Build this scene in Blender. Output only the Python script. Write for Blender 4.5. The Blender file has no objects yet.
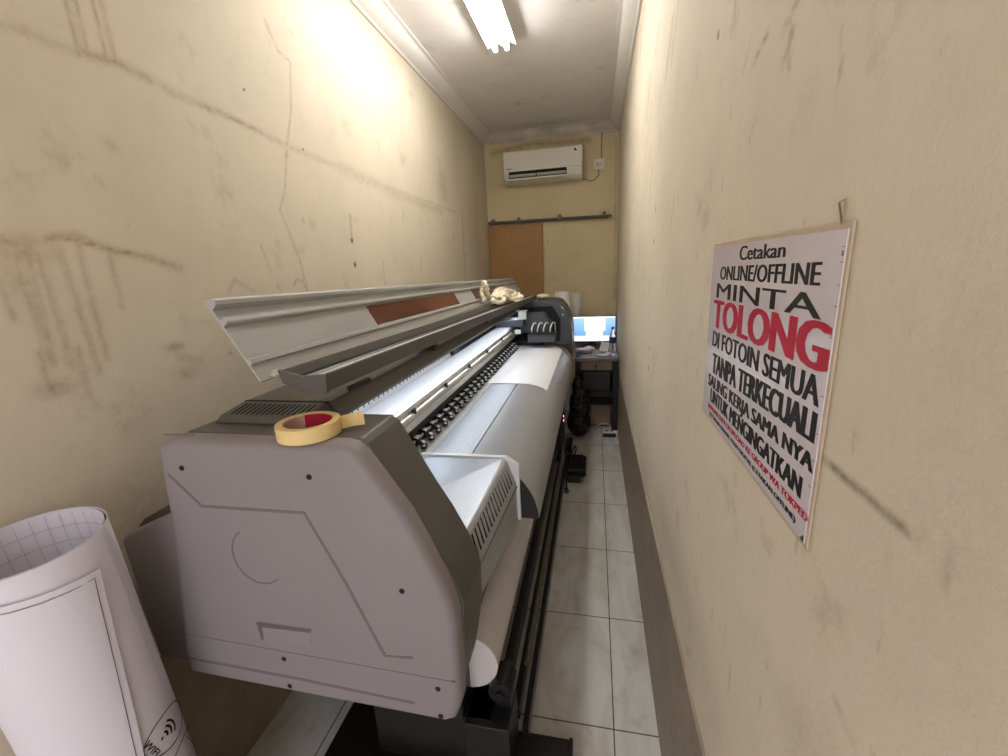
import bpy, bmesh, math, random
import numpy as np
LED = 14.0
from mathutils import Vector, Matrix
random.seed(7)
C = bpy.context.scene.collection
sc = bpy.context.scene
W, H, YB, YF, ZC = 1.397, 2.866, 4.933, -1.4, 2.945

# ------------------------------------------------------------------ materials
def mat(name, col, rough=.5, metal=0., noise=0., nscale=30., bump=0., bscale=200., emit=None, estr=0., trans=0., ior=1.45, coat=0., tint=None, spec=.5):
    m = bpy.data.materials.new(name); m.use_nodes = True
    nt = m.node_tree; b = nt.nodes['Principled BSDF']
    b.inputs['Base Color'].default_value = (*col, 1); b.inputs['Roughness'].default_value = rough
    b.inputs['Metallic'].default_value = metal; b.inputs['Specular IOR Level'].default_value = spec
    b.inputs['IOR'].default_value = ior
    b.inputs['Transmission Weight'].default_value = trans; b.inputs['Coat Weight'].default_value = coat
    tc = nt.nodes.new('ShaderNodeTexCoord')
    if noise > 0:
        n = nt.nodes.new('ShaderNodeTexNoise'); n.inputs['Scale'].default_value = nscale; n.inputs['Detail'].default_value = 5
        nt.links.new(tc.outputs['Object'], n.inputs['Vector'])
        r = nt.nodes.new('ShaderNodeValToRGB')
        r.color_ramp.elements[0].position = .3; r.color_ramp.elements[1].position = .7
        t = tint or tuple(c * (1 - noise) for c in col)
        r.color_ramp.elements[0].color = (*t, 1); r.color_ramp.elements[1].color = (*col, 1)
        nt.links.new(n.outputs['Fac'], r.inputs['Fac']); nt.links.new(r.outputs['Color'], b.inputs['Base Color'])
    if bump > 0:
        n2 = nt.nodes.new('ShaderNodeTexNoise'); n2.inputs['Scale'].default_value = bscale; n2.inputs['Detail'].default_value = 4
        nt.links.new(tc.outputs['Object'], n2.inputs['Vector'])
        bp = nt.nodes.new('ShaderNodeBump'); bp.inputs['Strength'].default_value = bump; bp.inputs['Distance'].default_value = .004
        nt.links.new(n2.outputs['Fac'], bp.inputs['Height']); nt.links.new(bp.outputs['Normal'], b.inputs['Normal'])
    if emit:
        b.inputs['Emission Color'].default_value = (*emit, 1); b.inputs['Emission Strength'].default_value = estr
    return m
def srgb(r, g, b):
    f = lambda c: (c / 255 / 12.92) if c <= 10 else ((c / 255 + .055) / 1.055) ** 2.4
    return (f(r), f(g), f(b))

M = dict(
 panel=mat('moulded_grey_plastic', srgb(138,131,132), .55, noise=.04, nscale=6, bump=.05, bscale=900),
 shell=mat('dark_taupe_paint', srgb(84,81,76), .42, noise=.05, nscale=8, bump=.06, bscale=1200),
 farshell=mat('dark_slate_paint', srgb(74,78,84), .45, noise=.08, nscale=8),
 white_metal=mat('white_powder_metal', srgb(226,228,232), .35, noise=.03, nscale=20),
 speck=mat('speckled_grey_metal', srgb(160,167,176), .33, metal=.5, noise=.18, nscale=260, bump=.12, bscale=500),
 platen=mat('perforated_platen_metal', srgb(168,174,184), .38, metal=.35, noise=.06, nscale=14),
 apron=mat('satin_grey_apron', srgb(160,162,166), .30, metal=.2, noise=.04, nscale=5),
 alu=mat('brushed_aluminium', srgb(215,214,208), .3, metal=.6, noise=.08, nscale=30),
 lidgrey=mat('anodised_lid_grey', srgb(170,169,165), .5, metal=.1, noise=.04, nscale=6),
 black=mat('black_plastic', srgb(24,24,25), .45, noise=.2, nscale=40),
 blackmetal=mat('black_painted_steel', srgb(34,32,31), .35, metal=.3, noise=.15, nscale=10),
 dark=mat('dark_recess', srgb(20,19,18), .8),
 groove=mat('groove_grey', srgb(112,103,103), .7),
 brownwin=mat('brown_acrylic_window', srgb(104,52,34), .12, noise=.6, nscale=2.2, coat=.5),  # broad noise paints lighter and darker reflections into the brown
 paper=mat('white_paper', srgb(226,222,230), .75, noise=.02, nscale=8, bump=.05, bscale=30),
 vinyl=mat('white_vinyl_back', srgb(222,216,216), .6, noise=.03, nscale=8),
 ink=mat('black_ink', srgb(26,24,26), .5), redink=mat('red_ink', srgb(186,24,56), .45),
 line=mat('thin_grey_ink', srgb(120,116,120), .7),
 tape=mat('cream_masking_tape', srgb(232,204,140), .6, noise=.06, nscale=40),
 tapecore=mat('red_card_core', srgb(168,22,44), .5), tapecore2=mat('tan_card_core', srgb(196,160,146), .6),
 cloth=mat('cream_cotton', srgb(232,222,196), .9, noise=.1, nscale=20, bump=.4, bscale=120),
 acwhite=mat('ivory_plastic', srgb(226,222,208), .38), acvane=mat('pale_vane', srgb(205,200,186), .45),
 pipe=mat('galvanised_pipe', srgb(104,98,86), .5, metal=.5, noise=.25, nscale=30),
 wood=mat('desk_board', srgb(120,112,104), .45, noise=.25, nscale=8), 
 drawer=mat('bare_plywood', srgb(176,150,122), .7, noise=.2, nscale=9),
 signboard=mat('foam_board_tan', srgb(196,176,152), .75, noise=.12, nscale=25),
 print_=mat('glossy_print_film', srgb(216,208,212), .22, noise=.03, nscale=12, bump=.05, bscale=22, coat=.3),
 wire=mat('bent_wire', srgb(140,126,104), .4, metal=.8),
 cable=mat('grey_cable', srgb(150,140,118), .6), whitecable=mat('white_cable', srgb(214,210,200), .5),
 tube=mat('lit_fluorescent_tube', (1,1,1), .4, emit=(1,.985,.965), estr=38),
 lampbody=mat('white_lamp_reflector', srgb(240,240,238), .25),
 cove=mat('cornice_plaster', srgb(230,226,219), .8, noise=.08, nscale=5, bump=.15, bscale=40),
 covedirty=mat('sooty_cornice_plaster', srgb(226,219,206), .8, noise=.42, nscale=4.5, bump=.15, bscale=40),
 dado=mat('old_brown_dado_paint', srgb(160,146,126), .5, noise=.22, nscale=9, bump=.3, bscale=60),
 bluecap=mat('teal_bottle_cap', srgb(20,84,96), .4), bluelabel=mat('blue_bottle_label', srgb(24,52,120), .4),
 pet=mat('clear_bottle_plastic', (.9,.96,1), .06, trans=.92, ior=1.3),
 hose=mat('clear_white_hose', srgb(228,230,228), .35),
 led1=mat('blue_indicator', (.2,.2,1), .4, emit=(.25,.2,1), estr=4), led2=mat('red_indicator', (1,.3,.2), .4, emit=(1,.35,.2), estr=3),
 sw=mat('peach_rocker_plastic', srgb(230,180,150), .4, noise=.1, nscale=50),  # plain peach colour of one switch rocker
)
# perforation dots on the platen
nt = M['platen'].node_tree; b = nt.nodes['Principled BSDF']
vt = nt.nodes.new('ShaderNodeTexVoronoi'); vt.inputs['Scale'].default_value = 55; vt.inputs['Randomness'].default_value = 0
tc = nt.nodes.new('ShaderNodeTexCoord'); nt.links.new(tc.outputs['Object'], vt.inputs['Vector'])
rp = nt.nodes.new('ShaderNodeValToRGB'); rp.color_ramp.elements[0].position = .12; rp.color_ramp.elements[1].position = .2
rp.color_ramp.elements[0].color = (*srgb(110,116,126), 1); rp.color_ramp.elements[1].color = (*srgb(178,184,194), 1)
nt.links.new(vt.outputs['Distance'], rp.inputs['Fac']); nt.links.new(rp.outputs['Color'], b.inputs['Base Color'])

def stained(name, base, dirt, rough=.72, cloud=.10, scratch=0.):
    m = bpy.data.materials.new(name); m.use_nodes = True; nt = m.node_tree; b = nt.nodes['Principled BSDF']; L = nt.links.new
    b.inputs['Roughness'].default_value = rough
    tc = nt.nodes.new('ShaderNodeTexCoord')
    def noise(sc, det, rgh=.55, stretch=None):
        n = nt.nodes.new('ShaderNodeTexNoise'); n.inputs['Scale'].default_value = sc; n.inputs['Detail'].default_value = det; n.inputs['Roughness'].default_value = rgh
        if stretch:
            mp = nt.nodes.new('ShaderNodeMapping'); mp.inputs['Scale'].default_value = stretch[0]; mp.inputs['Rotation'].default_value = stretch[1]
            L(tc.outputs['Object'], mp.inputs['Vector']); L(mp.outputs['Vector'], n.inputs['Vector'])
        else: L(tc.outputs['Object'], n.inputs['Vector'])
        return n
    def mr(src, a, b_, c, d_):
        n = nt.nodes.new('ShaderNodeMapRange'); n.inputs[1].default_value = a; n.inputs[2].default_value = b_; n.inputs[3].default_value = c; n.inputs[4].default_value = d_
        L(src, n.inputs[0]); return n.outputs[0]
    def mix(fac, a, b_):
        n = nt.nodes.new('ShaderNodeMix'); n.data_type = 'RGBA'
        L(fac, n.inputs[0])
        for i, v in ((6, a), (7, b_)):
            if isinstance(v, tuple): n.inputs[i].default_value = (*v, 1)
            else: L(v, n.inputs[i])
        return n.outputs[2]
    c = mix(mr(noise(1.7, 8, .6).outputs['Fac'], .42, .68, 0, 1), base, tuple(x * (1 - cloud) for x in base))
    c = mix(mr(noise(11, 6, .6).outputs['Fac'], .5, .75, 0, .22), c, tuple(x * .78 for x in base))
    c = mix(mr(noise(420, 2).outputs['Fac'], .52, .7, 0, .22), c, tuple(x * .72 for x in base))
    if scratch:
        c = mix(mr(noise(7, 7, .62, ((1, 5, 1.2), (.75, 0, 0))).outputs['Fac'], .64, .74, 0, scratch), c, dirt)
    c = mix(mr(noise(4.5, 10, .72).outputs['Fac'], .58, .70, 0, .34), c, dirt)
    c = mix(mr(noise(26, 8, .7, ((1, 1, .45), (0, 0, 0))).outputs['Fac'], .66, .74, 0, .40), c, dirt)
    at = nt.nodes.new('ShaderNodeAttribute'); at.attribute_name = 'stain'
    mul = nt.nodes.new('ShaderNodeMath'); mul.operation = 'MULTIPLY'
    L(at.outputs['Fac'], mul.inputs[0]); L(mr(noise(38, 5, .65).outputs['Fac'], .35, .62, .35, 1), mul.inputs[1])
    c = mix(mul.outputs[0], c, dirt)
    ab = nt.nodes.new('ShaderNodeAttribute'); ab.attribute_name = 'hole'
    c = mix(ab.outputs['Fac'], c, srgb(36,30,26))
    L(c, b.inputs['Base Color'])
    bn = nt.nodes.new('ShaderNodeBump'); bn.inputs['Strength'].default_value = .28; bn.inputs['Distance'].default_value = .004
    L(noise(95, 6, .6).outputs['Fac'], bn.inputs['Height']); L(bn.outputs['Normal'], b.inputs['Normal'])
    return m
WALL = srgb(220,208,185)
M['wall_l'] = stained('stained_cream_paint', WALL, srgb(146,118,80))
M['wall_r'] = stained('scuffed_cream_paint', WALL, srgb(120,104,80), scratch=.45)
M['wall_b'] = stained('yellowed_cream_paint', srgb(216,199,158), srgb(120,96,60))
M['ceil'] = stained('off_white_ceiling_paint', srgb(234,231,226), srgb(140,132,118), cloud=.05)
M['door'] = mat('varnished_plywood', srgb(166,124,68), .5, noise=.22, nscale=4, bump=.05)

def floor_mat():
    m = bpy.data.materials.new('marbled_floor_tile'); m.use_nodes = True; nt = m.node_tree; b = nt.nodes['Principled BSDF']; L = nt.links.new
    tc = nt.nodes.new('ShaderNodeTexCoord')
    w = nt.nodes.new('ShaderNodeTexNoise'); w.inputs['Scale'].default_value = 2.2; w.inputs['Detail'].default_value = 7; w.inputs['Distortion'].default_value = 1.6
    mp = nt.nodes.new('ShaderNodeMapping'); mp.inputs['Scale'].default_value = (2.6, .9, 1); mp.inputs['Rotation'].default_value = (0, 0, .35)
    L(tc.outputs['Object'], mp.inputs['Vector']); L(mp.outputs['Vector'], w.inputs['Vector'])
    r = nt.nodes.new('ShaderNodeValToRGB')
    r.color_ramp.elements[0].position = .36; r.color_ramp.elements[0].color = (*srgb(200,195,184), 1)
    r.color_ramp.elements[1].position = .6; r.color_ramp.elements[1].color = (*srgb(222,221,216), 1)
    L(w.outputs['Fac'], r.inputs['Fac'])
    d = nt.nodes.new('ShaderNodeTexNoise'); d.inputs['Scale'].default_value = 14; d.inputs['Detail'].default_value = 6; L(tc.outputs['Object'], d.inputs['Vector'])
    dm = nt.nodes.new('ShaderNodeMapRange'); dm.inputs[1].default_value = .58; dm.inputs[2].default_value = .75; dm.inputs[4].default_value = .4; L(d.outputs['Fac'], dm.inputs[0])
    mx = nt.nodes.new('ShaderNodeMix'); mx.data_type = 'RGBA'; L(dm.outputs[0], mx.inputs[0]); L(r.outputs['Color'], mx.inputs[6]); mx.inputs[7].default_value = (*srgb(150,140,120), 1)
    # grout: seams every .5 m
    sp = nt.nodes.new('ShaderNodeSeparateXYZ'); L(tc.outputs['Object'], sp.inputs[0])
    def seam(out, off, wd):
        a = nt.nodes.new('ShaderNodeMath'); a.operation = 'SUBTRACT'; L(out, a.inputs[0]); a.inputs[1].default_value = off
        p = nt.nodes.new('ShaderNodeMath'); p.operation = 'PINGPONG'; L(a.outputs[0], p.inputs[0]); p.inputs[1].default_value = .25
        # pingpong .25 : zero on every .5 m
        l = nt.nodes.new('ShaderNodeMath'); l.operation = 'LESS_THAN'; L(p.outputs[0], l.inputs[0]); l.inputs[1].default_value = wd
        return l.outputs[0]
    s1 = seam(sp.outputs[0], 1.242, .0022); s2 = seam(sp.outputs[1], 3.197, .0022)
    mxx = nt.nodes.new('ShaderNodeMath'); mxx.operation = 'MAXIMUM'; L(s1, mxx.inputs[0]); L(s2, mxx.inputs[1])
    m2 = nt.nodes.new('ShaderNodeMix'); m2.data_type = 'RGBA'; L(mxx.outputs[0], m2.inputs[0]); L(mx.outputs[2], m2.inputs[6]); m2.inputs[7].default_value = (*srgb(70,60,50), 1)
    L(m2.outputs[2], b.inputs['Base Color']); b.inputs['Roughness'].default_value = .3
    return m
M['floor'] = floor_mat()
M['sheet'] = mat('bright_coated_media', srgb(247,248,252), .4, bump=.04, bscale=25)
M['faint'] = mat('faint_grid_ink', srgb(176,172,178), .7)

def screen_mat():
    m = bpy.data.materials.new('lit_desktop_screen'); m.use_nodes = True; nt = m.node_tree; b = nt.nodes['Principled BSDF']; L = nt.links.new
    tc = nt.nodes.new('ShaderNodeTexCoord'); sp = nt.nodes.new('ShaderNodeSeparateXYZ'); L(tc.outputs['Object'], sp.inputs[0])
    r = nt.nodes.new('ShaderNodeValToRGB'); mr = nt.nodes.new('ShaderNodeMapRange'); mr.inputs[1].default_value = -.13; mr.inputs[2].default_value = .13
    L(sp.outputs[2], mr.inputs[0]); L(mr.outputs[0], r.inputs['Fac'])
    e = r.color_ramp.elements; e[0].position = 0; e[0].color = (*srgb(70,150,245), 1); e[1].position = 1; e[1].color = (*srgb(170,212,250), 1)
    L(r.outputs['Color'], b.inputs['Emission Color']); b.inputs['Emission Strength'].default_value = .85; b.inputs['Base Color'].default_value = (.02,.02,.02,1); b.inputs['Roughness'].default_value = .2
    return m
M['screen'] = screen_mat()
M['scrwhite'] = mat('lit_white_window', (.05,.05,.05), .3, emit=(.95,.93,1), estr=.8)
M['scrline'] = mat('lit_grey_text', (.05,.05,.05), .3, emit=(.55,.5,.6), estr=.8)
M['scrdark'] = mat('lit_dark_icon', (.05,.05,.05), .3, emit=(.05,.12,.22), estr=.8)

# ------------------------------------------------------------------ mesh helpers
def obj(name, verts, faces, m, parent=None, smooth=False, bevel=0., mats=None, fm=None, seg=2):
    me = bpy.data.meshes.new(name); me.from_pydata([tuple(v) for v in verts], [], [tuple(f) for f in faces])
    bm = bmesh.new(); bm.from_mesh(me); bmesh.ops.recalc_face_normals(bm, faces=bm.faces); bm.to_mesh(me); bm.free()
    for k in (mats or [m]): me.materials.append(k)
    if fm:
        for p, i in zip(me.polygons, fm): p.material_index = i
    o = bpy.data.objects.new(name, me); C.objects.link(o); o.parent = parent
    if parent: o.matrix_parent_inverse = Matrix.Translation(-parent.location) if parent.type == 'EMPTY' and False else Matrix()
    if smooth:
        for p in me.polygons: p.use_smooth = True
        try: me.set_sharp_from_angle(angle=math.radians(38))
        except Exception: pass
    if bevel:
        md = o.modifiers.new('bevel', 'BEVEL'); md.width = bevel; md.segments = seg; md.limit_method = 'ANGLE'; md.angle_limit = math.radians(35)
        md.harden_normals = False
    return o
class MB:
    def __init__(s): s.v = []; s.f = []; s.m = []
    def add(s, v, f, mi=0):
        n = len(s.v); s.v += [tuple(p) for p in v]; s.f += [tuple(i + n for i in q) for q in f]; s.m += [mi] * len(f); return s
    def box(s, a, b, mi=0):
        x0,y0,z0 = a; x1,y1,z1 = b
        v = [(x0,y0,z0),(x1,y0,z0),(x1,y1,z0),(x0,y1,z0),(x0,y0,z1),(x1,y0,z1),(x1,y1,z1),(x0,y1,z1)]
        return s.add(v, [(0,3,2,1),(4,5,6,7),(0,1,5,4),(1,2,6,5),(2,3,7,6),(3,0,4,7)], mi)
    def loft(s, p0, y0, p1, y1, mi=0, closed=True, n=1):
        # sections (x,z) at y0 .. y1
        k = len(p0); v = []
        for j in range(n + 1):
            t = j / n
            v += [(p0[i][0]*(1-t)+p1[i][0]*t, y0*(1-t)+y1*t, p0[i][1]*(1-t)+p1[i][1]*t) for i in range(k)]
        f = []
        for j in range(n):
            for i in range(k if closed else k-1):
                a = j*k+i; b = j*k+(i+1) % k; f.append((a, b, b+k, a+k))
        if closed: f += [tuple(range(k)), tuple(range(n*k+k-1, n*k-1, -1))]
        return s.add(v, f, mi)
    def prism(s, p, y0, y1, mi=0): return s.loft(p, y0, p, y1, mi)
    def prism_z(s, p, z0, z1, mi=0):
        k = len(p); v = [(a, b, z0) for a, b in p] + [(a, b, z1) for a, b in p]
        return s.add(v, [(i, (i+1) % k, (i+1) % k + k, i+k) for i in range(k)] + [tuple(range(k))[::-1], tuple(range(k, 2*k))], mi)
    def prism_x(s, p, x0, x1, mi=0):
        k = len(p); v = [(x0, a, b) for a, b in p] + [(x1, a, b) for a, b in p]
        return s.add(v, [(i, (i+1) % k, (i+1) % k + k, i+k) for i in range(k)] + [tuple(range(k))[::-1], tuple(range(k, 2*k))], mi)
    def cyl(s, a, b, r, r2=None, n=16, mi=0, caps=True):
        a = Vector(a); b = Vector(b); d = (b-a).normalized(); r2 = r if r2 is None else r2
        e = d.orthogonal().normalized(); g = d.cross(e); v = []
        for c, rr in ((a, r), (b, r2)):
            v += [c + rr*(math.cos(2*math.pi*i/n)*e + math.sin(2*math.pi*i/n)*g) for i in range(n)]
        f = [(i, (i+1) % n, (i+1) % n + n, i+n) for i in range(n)]
        if caps: f += [tuple(range(n))[::-1], tuple(range(n, 2*n))]
        return s.add(v, f, mi)
    def tube(s, pts, r, n=8, mi=0, closed=False, cr=4):
        P = [Vector(p) for p in pts]
        if cr and len(P) > 2:
            Q = []; m = len(P)
            for i in range(m if closed else m-1):
                p0 = P[i-1] if (i or closed) else P[i]; p1 = P[i]; p2 = P[(i+1) % m]; p3 = P[(i+2) % m] if (closed or i+2 < m) else p2
                for k in range(cr):
                    t = k/cr; Q.append(.5*((2*p1)+(p2-p0)*t+(2*p0-5*p1+4*p2-p3)*t*t+(3*p1-p0-3*p2+p3)*t**3))
            if not closed: Q.append(P[-1])
            P = Q
        v = []; m = len(P); up = None
        for i, p in enumerate(P):
            d = (P[(i+1) % m]-P[i-1]) if closed else (P[min(i+1, m-1)]-P[max(i-1, 0)])
            d.normalize()
            e = (up - d*up.dot(d)) if up else d.orthogonal()
            e.normalize(); up = e; g = d.cross(e)
            v += [p + r*(math.cos(2*math.pi*k/n)*e + math.sin(2*math.pi*k/n)*g) for k in range(n)]
        f = []
        for i in range(m if closed else m-1):
            for k in range(n):
                a = i*n+k; b = i*n+(k+1) % n; c = ((i+1) % m)*n
                f.append((a, b, c+(k+1) % n, c+k))
        if not closed: f += [tuple(range(n))[::-1], tuple(range((m-1)*n, m*n))]
        return s.add(v, f, mi)
    def lathe(s, prof, c, n=32, mi=0, fn=None):
        # prof [(r,z)] around vertical axis at c
        v = []
        for r, z in prof:
            v += [(c[0]+r*math.cos(2*math.pi*i/n), c[1]+r*math.sin(2*math.pi*i/n), c[2]+z) for i in range(n)]
        f = []
        for j in range(len(prof)-1):
            for i in range(n):
                a = j*n+i; b = j*n+(i+1) % n; f.append((a, b, b+n, a+n))
        return s.add(v, f, mi)
    def build(s, name, m, parent=None, **k):
        if isinstance(m, list): return obj(name, s.v, s.f, None, parent, mats=m, fm=s.m, **k)
        return obj(name, s.v, s.f, m, parent, **k)
def tag(o, label=None, cat=None, group=None, kind=None):
    if label: o['label'] = label
    if cat: o['category'] = cat
    if group: o['group'] = group
    if kind: o['kind'] = kind
    return o
def empty(name, loc, label, cat, group=None):
    o = bpy.data.objects.new(name, None); C.objects.link(o); o.location = loc; o.empty_display_size = .05
    return tag(o, label, cat, group)
def settle(root):
    # parts were modelled in room coordinates: keep them there although the thing's origin sits at its base
    for c in root.children:
        c.matrix_parent_inverse = Matrix.Translation(-root.location)
def struct(o): o['kind'] = 'structure'; return o
def rbox(name, a, b, m, parent=None, bevel=.004, **k): return MB().box(a, b).build(name, m, parent, bevel=bevel, **k)
def smoothpoly(p, it=2, closed=True):
    for _ in range(it):
        q = []; n = len(p)
        for i in range(n):
            a = p[i]; b = p[(i+1) % n]
            q += [(a[0]*.75+b[0]*.25, a[1]*.75+b[1]*.25), (a[0]*.25+b[0]*.75, a[1]*.25+b[1]*.75)]
        p = q
    return p
def ribbon(pts, w, y, depth, closed=False):
    """flat stroke in the xz plane facing -y: pts (x,z)"""
    mb = MB(); n = len(pts); P = [Vector((a, 0, b)) for a, b in pts]; v = []
    for i, p in enumerate(P):
        d = (P[(i+1) % n]-P[i-1]) if closed else (P[min(i+1, n-1)]-P[max(i-1, 0)]); d.normalize(); nn = Vector((-d.z, 0, d.x))
        v += [p+nn*w/2, p-nn*w/2]
    v = [(p.x, y, p.z) for p in v] + [(p.x, y+depth, p.z) for p in v]; k = 2*n; f = []
    for i in range(n if closed else n-1):
        a = 2*i; b = 2*((i+1) % n)
        f += [(a, b, b+1, a+1), (a+k, a+1+k, b+1+k, b+k), (a, a+k, b+k, b), (a+1, b+1, b+1+k, a+1+k)]
    if not closed: f += [(0, 1, 1+k, k), (2*n-2, 2*n-2+k, 2*n-1+k, 2*n-1)]
    return mb.add(v, f)

# ------------------------------------------------------------------ the room
def stained_wall(name, axis, val, a0, a1, b0, b1, m, strokes=(), blobs=(), holes=(), step=.008, thick=.1, out=-1):
    """a wall as a fine grid facing the room with a thickness behind; strokes: (points, width, strength)"""
    na = int((a1-a0)/step)+1; nb = int((b1-b0)/step)+1
    A, B = np.meshgrid(np.linspace(a0, a1, na), np.linspace(b0, b1, nb), indexing='ij')
    st = np.zeros(A.shape); ho = np.zeros(A.shape)
    for pts, wd, s in strokes:
        for (p, q) in zip(pts[:-1], pts[1:]):
            p = np.array(p); q = np.array(q); d = q-p; L = max(d@d, 1e-9)
            t = np.clip(((A-p[0])*d[0]+(B-p[1])*d[1])/L, 0, 1)
            dist = np.hypot(A-p[0]-t*d[0], B-p[1]-t*d[1])
            st = np.maximum(st, s*np.exp(-(dist/wd)**2))
    for (c, ra, rb, s) in blobs:
        st = np.maximum(st, s*np.exp(-((A-c[0])/ra)**2-((B-c[1])/rb)**2))
    for (c, ra, rb) in holes:
        ho = np.maximum(ho, np.clip(1.6-np.hypot((A-c[0])/ra, (B-c[1])/rb), 0, 1))
    n = na*nb; V = np.empty((n, 3)); o3 = [0, 1, 2]; ai, bi = {'x': (1, 2), 'y': (0, 2), 'z': (0, 1)}[axis]; ci = 'xyz'.index(axis)
    V[:, ai] = A.ravel(); V[:, bi] = B.ravel(); V[:, ci] = val
    idx = np.arange(n).reshape(na, nb); F = np.stack([idx[:-1, :-1], idx[1:, :-1], idx[1:, 1:], idx[:-1, 1:]], -1).reshape(-1, 4)
    # slab behind
    ex = []
    for aa, bb in ((a0, b0), (a1, b0), (a1, b1), (a0, b1)):
        for cc in (val+out*1e-4, val+out*thick):
            v = [0, 0, 0]; v[ai] = aa; v[bi] = bb; v[ci] = cc; ex.append(v)
    V = np.vstack([V, ex]); e = n
    F = np.vstack([F, [[e+1, e+3, e+5, e+7], [e, e+2, e+3, e+1], [e+2, e+4, e+5, e+3], [e+4, e+6, e+7, e+5], [e+6, e, e+1, e+7]]])
    me = bpy.data.meshes.new(name); me.vertices.add(len(V)); me.vertices.foreach_set('co', V.ravel())
    me.loops.add(F.size); me.loops.foreach_set('vertex_index', F.ravel()); me.polygons.add(len(F)); me.polygons.foreach_set('loop_start', np.arange(0, F.size, 4)); me.update(calc_edges=True)
    for nm, arr in (('stain', st), ('hole', ho)):
        at = me.attributes.new(nm, 'FLOAT', 'POINT'); at.data.foreach_set('value', np.concatenate([arr.ravel(), np.zeros(8)]).astype(np.float32))
    me.materials.append(m); o = bpy.data.objects.new(name, me); C.objects.link(o); return struct(o)

Ls = []
Ls.append(([(.35,2.09),(.792,2.104),(.857,2.105),(.93,2.108),(1.017,2.126),(1.185,2.102),(1.371,2.10),(1.621,2.079),(2.082,2.07),(2.647,2.063),(3.739,2.067)], .013, .36))
Ls.append(([(.93,2.108),(1.017,2.122),(1.1,2.112)], .012, .65)); Ls.append(([(1.25,2.10),(1.371,2.10),(1.5,2.09)], .010, .65))
Ls.append(([(2.0,2.075),(2.647,2.045),(3.4,2.03)], .03, .35))
for a, b in (((.932,2.30),(.931,2.112)), ((.952,2.30),(.952,2.121)), ((.992,2.32),(.995,2.13)), ((1.012,2.32),(1.016,2.13))): Ls.append(([a, b], .006, .6))
Ls.append(([(1.618,2.487),(1.66,2.411),(1.73,2.398),(1.691,2.22),(1.633,2.082),(1.579,1.912),(1.532,1.834)], .0045, .6))
Ls.append(([(1.532,1.834),(1.57,1.74),(1.603,1.652),(1.62,1.53)], .0045, .6))
Ls.append(([(.66,1.69),(.731,1.672),(.774,1.691),(.82,1.698),(.887,1.669),(.983,1.651),(1.065,1.625)], .011, .6))
Ls.append(([(.80,1.69),(.887,1.672),(.983,1.652)], .006, .9))
for a, b in (((.664,1.604),(.667,1.528)), ((.699,1.647),(.704,1.432)), ((.722,1.654),(.71,1.419)), ((.739,1.64),(.743,1.419)), ((.782,1.666),(.792,1.383)), ((.821,1.678),(.816,1.413)), ((.883,1.669),(.883,1.528)), ((.76,1.45),(.757,1.33)), ((.69,1.45),(.688,1.38))): Ls.append(([a, b], .008, .5))
Ls += [([(1.22,1.55),(1.25,1.585),(1.30,1.56),(1.33,1.54)], .005, .5), ([(1.54,1.55),(1.56,1.575),(1.60,1.57),(1.62,1.53)], .005, .7), ([(1.45,1.56),(1.47,1.52)], .006, .6), ([(2.032,1.868),(2.021,1.751)], .010, .6), ([(2.322,1.648),(2.315,1.522)], .006, .5), ([(3.952,2.107),(3.93,1.8),(3.922,1.5)], .012, .8), ([(1.40,1.70),(1.43,1.6)],.004,.5), ([(3.45,2.30),(3.50,2.15)],.04,.5), ([(1.0,1.38),(1.06,1.35)],.012,.4)]
for i in range(14): 
    y = random.uniform(2.6, 4.6); z = random.uniform(1.6, 2.4); Ls.append(([(y, z), (y+random.uniform(-.05,.05), z-random.uniform(.03,.15))], .006, .45))
Lb = [((.72,1.665),.06,.03,.6), ((.70,1.60),.05,.05,.35), ((.997,1.407),.03,.012,.75), ((1.012,1.327),.035,.018,.65), ((.694,1.37),.03,.018,.7), ((1.176,1.354),.008,.005,.9), ((1.72,1.80),.02,.02,.5),((1.66,1.81),.012,.012,.5),
      ((3.46,2.24),.12,.10,.45), ((.95,1.92),.02,.015,.4), ((.8,1.02),.3,.10,.35), ((1.2,.35),.4,.3,.25), ((4.4,1.9),.2,.5,.3), ((1.05,2.43),.03,.02,.2), ((2.5,.5),.6,.3,.3)]
Lh = [((2.02,1.748),.009,.010), ((2.02,1.634),.010,.011), ((1.45,2.21),.004,.004), ((4.0,1.72),.008,.010), ((1.73,2.09),.004,.004)]
stained_wall('wall_left', 'x', 0, YF, YB, 0, ZC, M['wall_l'], Ls, Lb, Lh)
Rs = []
for a, b in (((.798,1.859),(.746,1.876)), ((.68,1.813),(.655,1.84)), ((.66,1.80),(.668,1.845)), ((.652,1.867),(.692,1.852)), ((2.319,2.047),(2.113,2.233)), ((3.031,1.93),(2.6,2.10)), ((2.5,2.2),(2.3,2.36)), ((1.9,2.10),(1.83,2.2))): Rs.append(([a, b], .0045, .7))
Rs += [([(.441,1.376),(.381,1.376),(.335,1.378)], .004, .95), ([(.298,1.356),(.295,1.393)], .0025, .5), ([(.38,1.162),(.36,1.155),(.344,1.155)], .004, .35), ([(.47,1.377),(.441,1.376)], .003, .5)]
for i in range(70):
    y = random.uniform(1.5, 4.6)**1; z = random.uniform(1.0, 2.75); l = random.uniform(.03, .16); Rs.append(([(y, z), (y-l*random.uniform(.3, 1), z+l)], random.uniform(.004, .008), random.uniform(.4, .9)))
for i in range(24):
    y = random.uniform(.75, 1.5); z = random.uniform(.8, 2.1); l = random.uniform(.01, .05); Rs.append(([(y, z), (y-l*random.uniform(.1, 1), z+l)], .003, random.uniform(.2, .5)))
Rb = [((.6,1.74),.03,.04,.12), ((.42,1.06),.06,.05,.22), ((2.6,.95),.5,.12,.3), ((1.2,.75),.4,.08,.3), ((.25,1.50),.12,.2,.12)]
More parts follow.
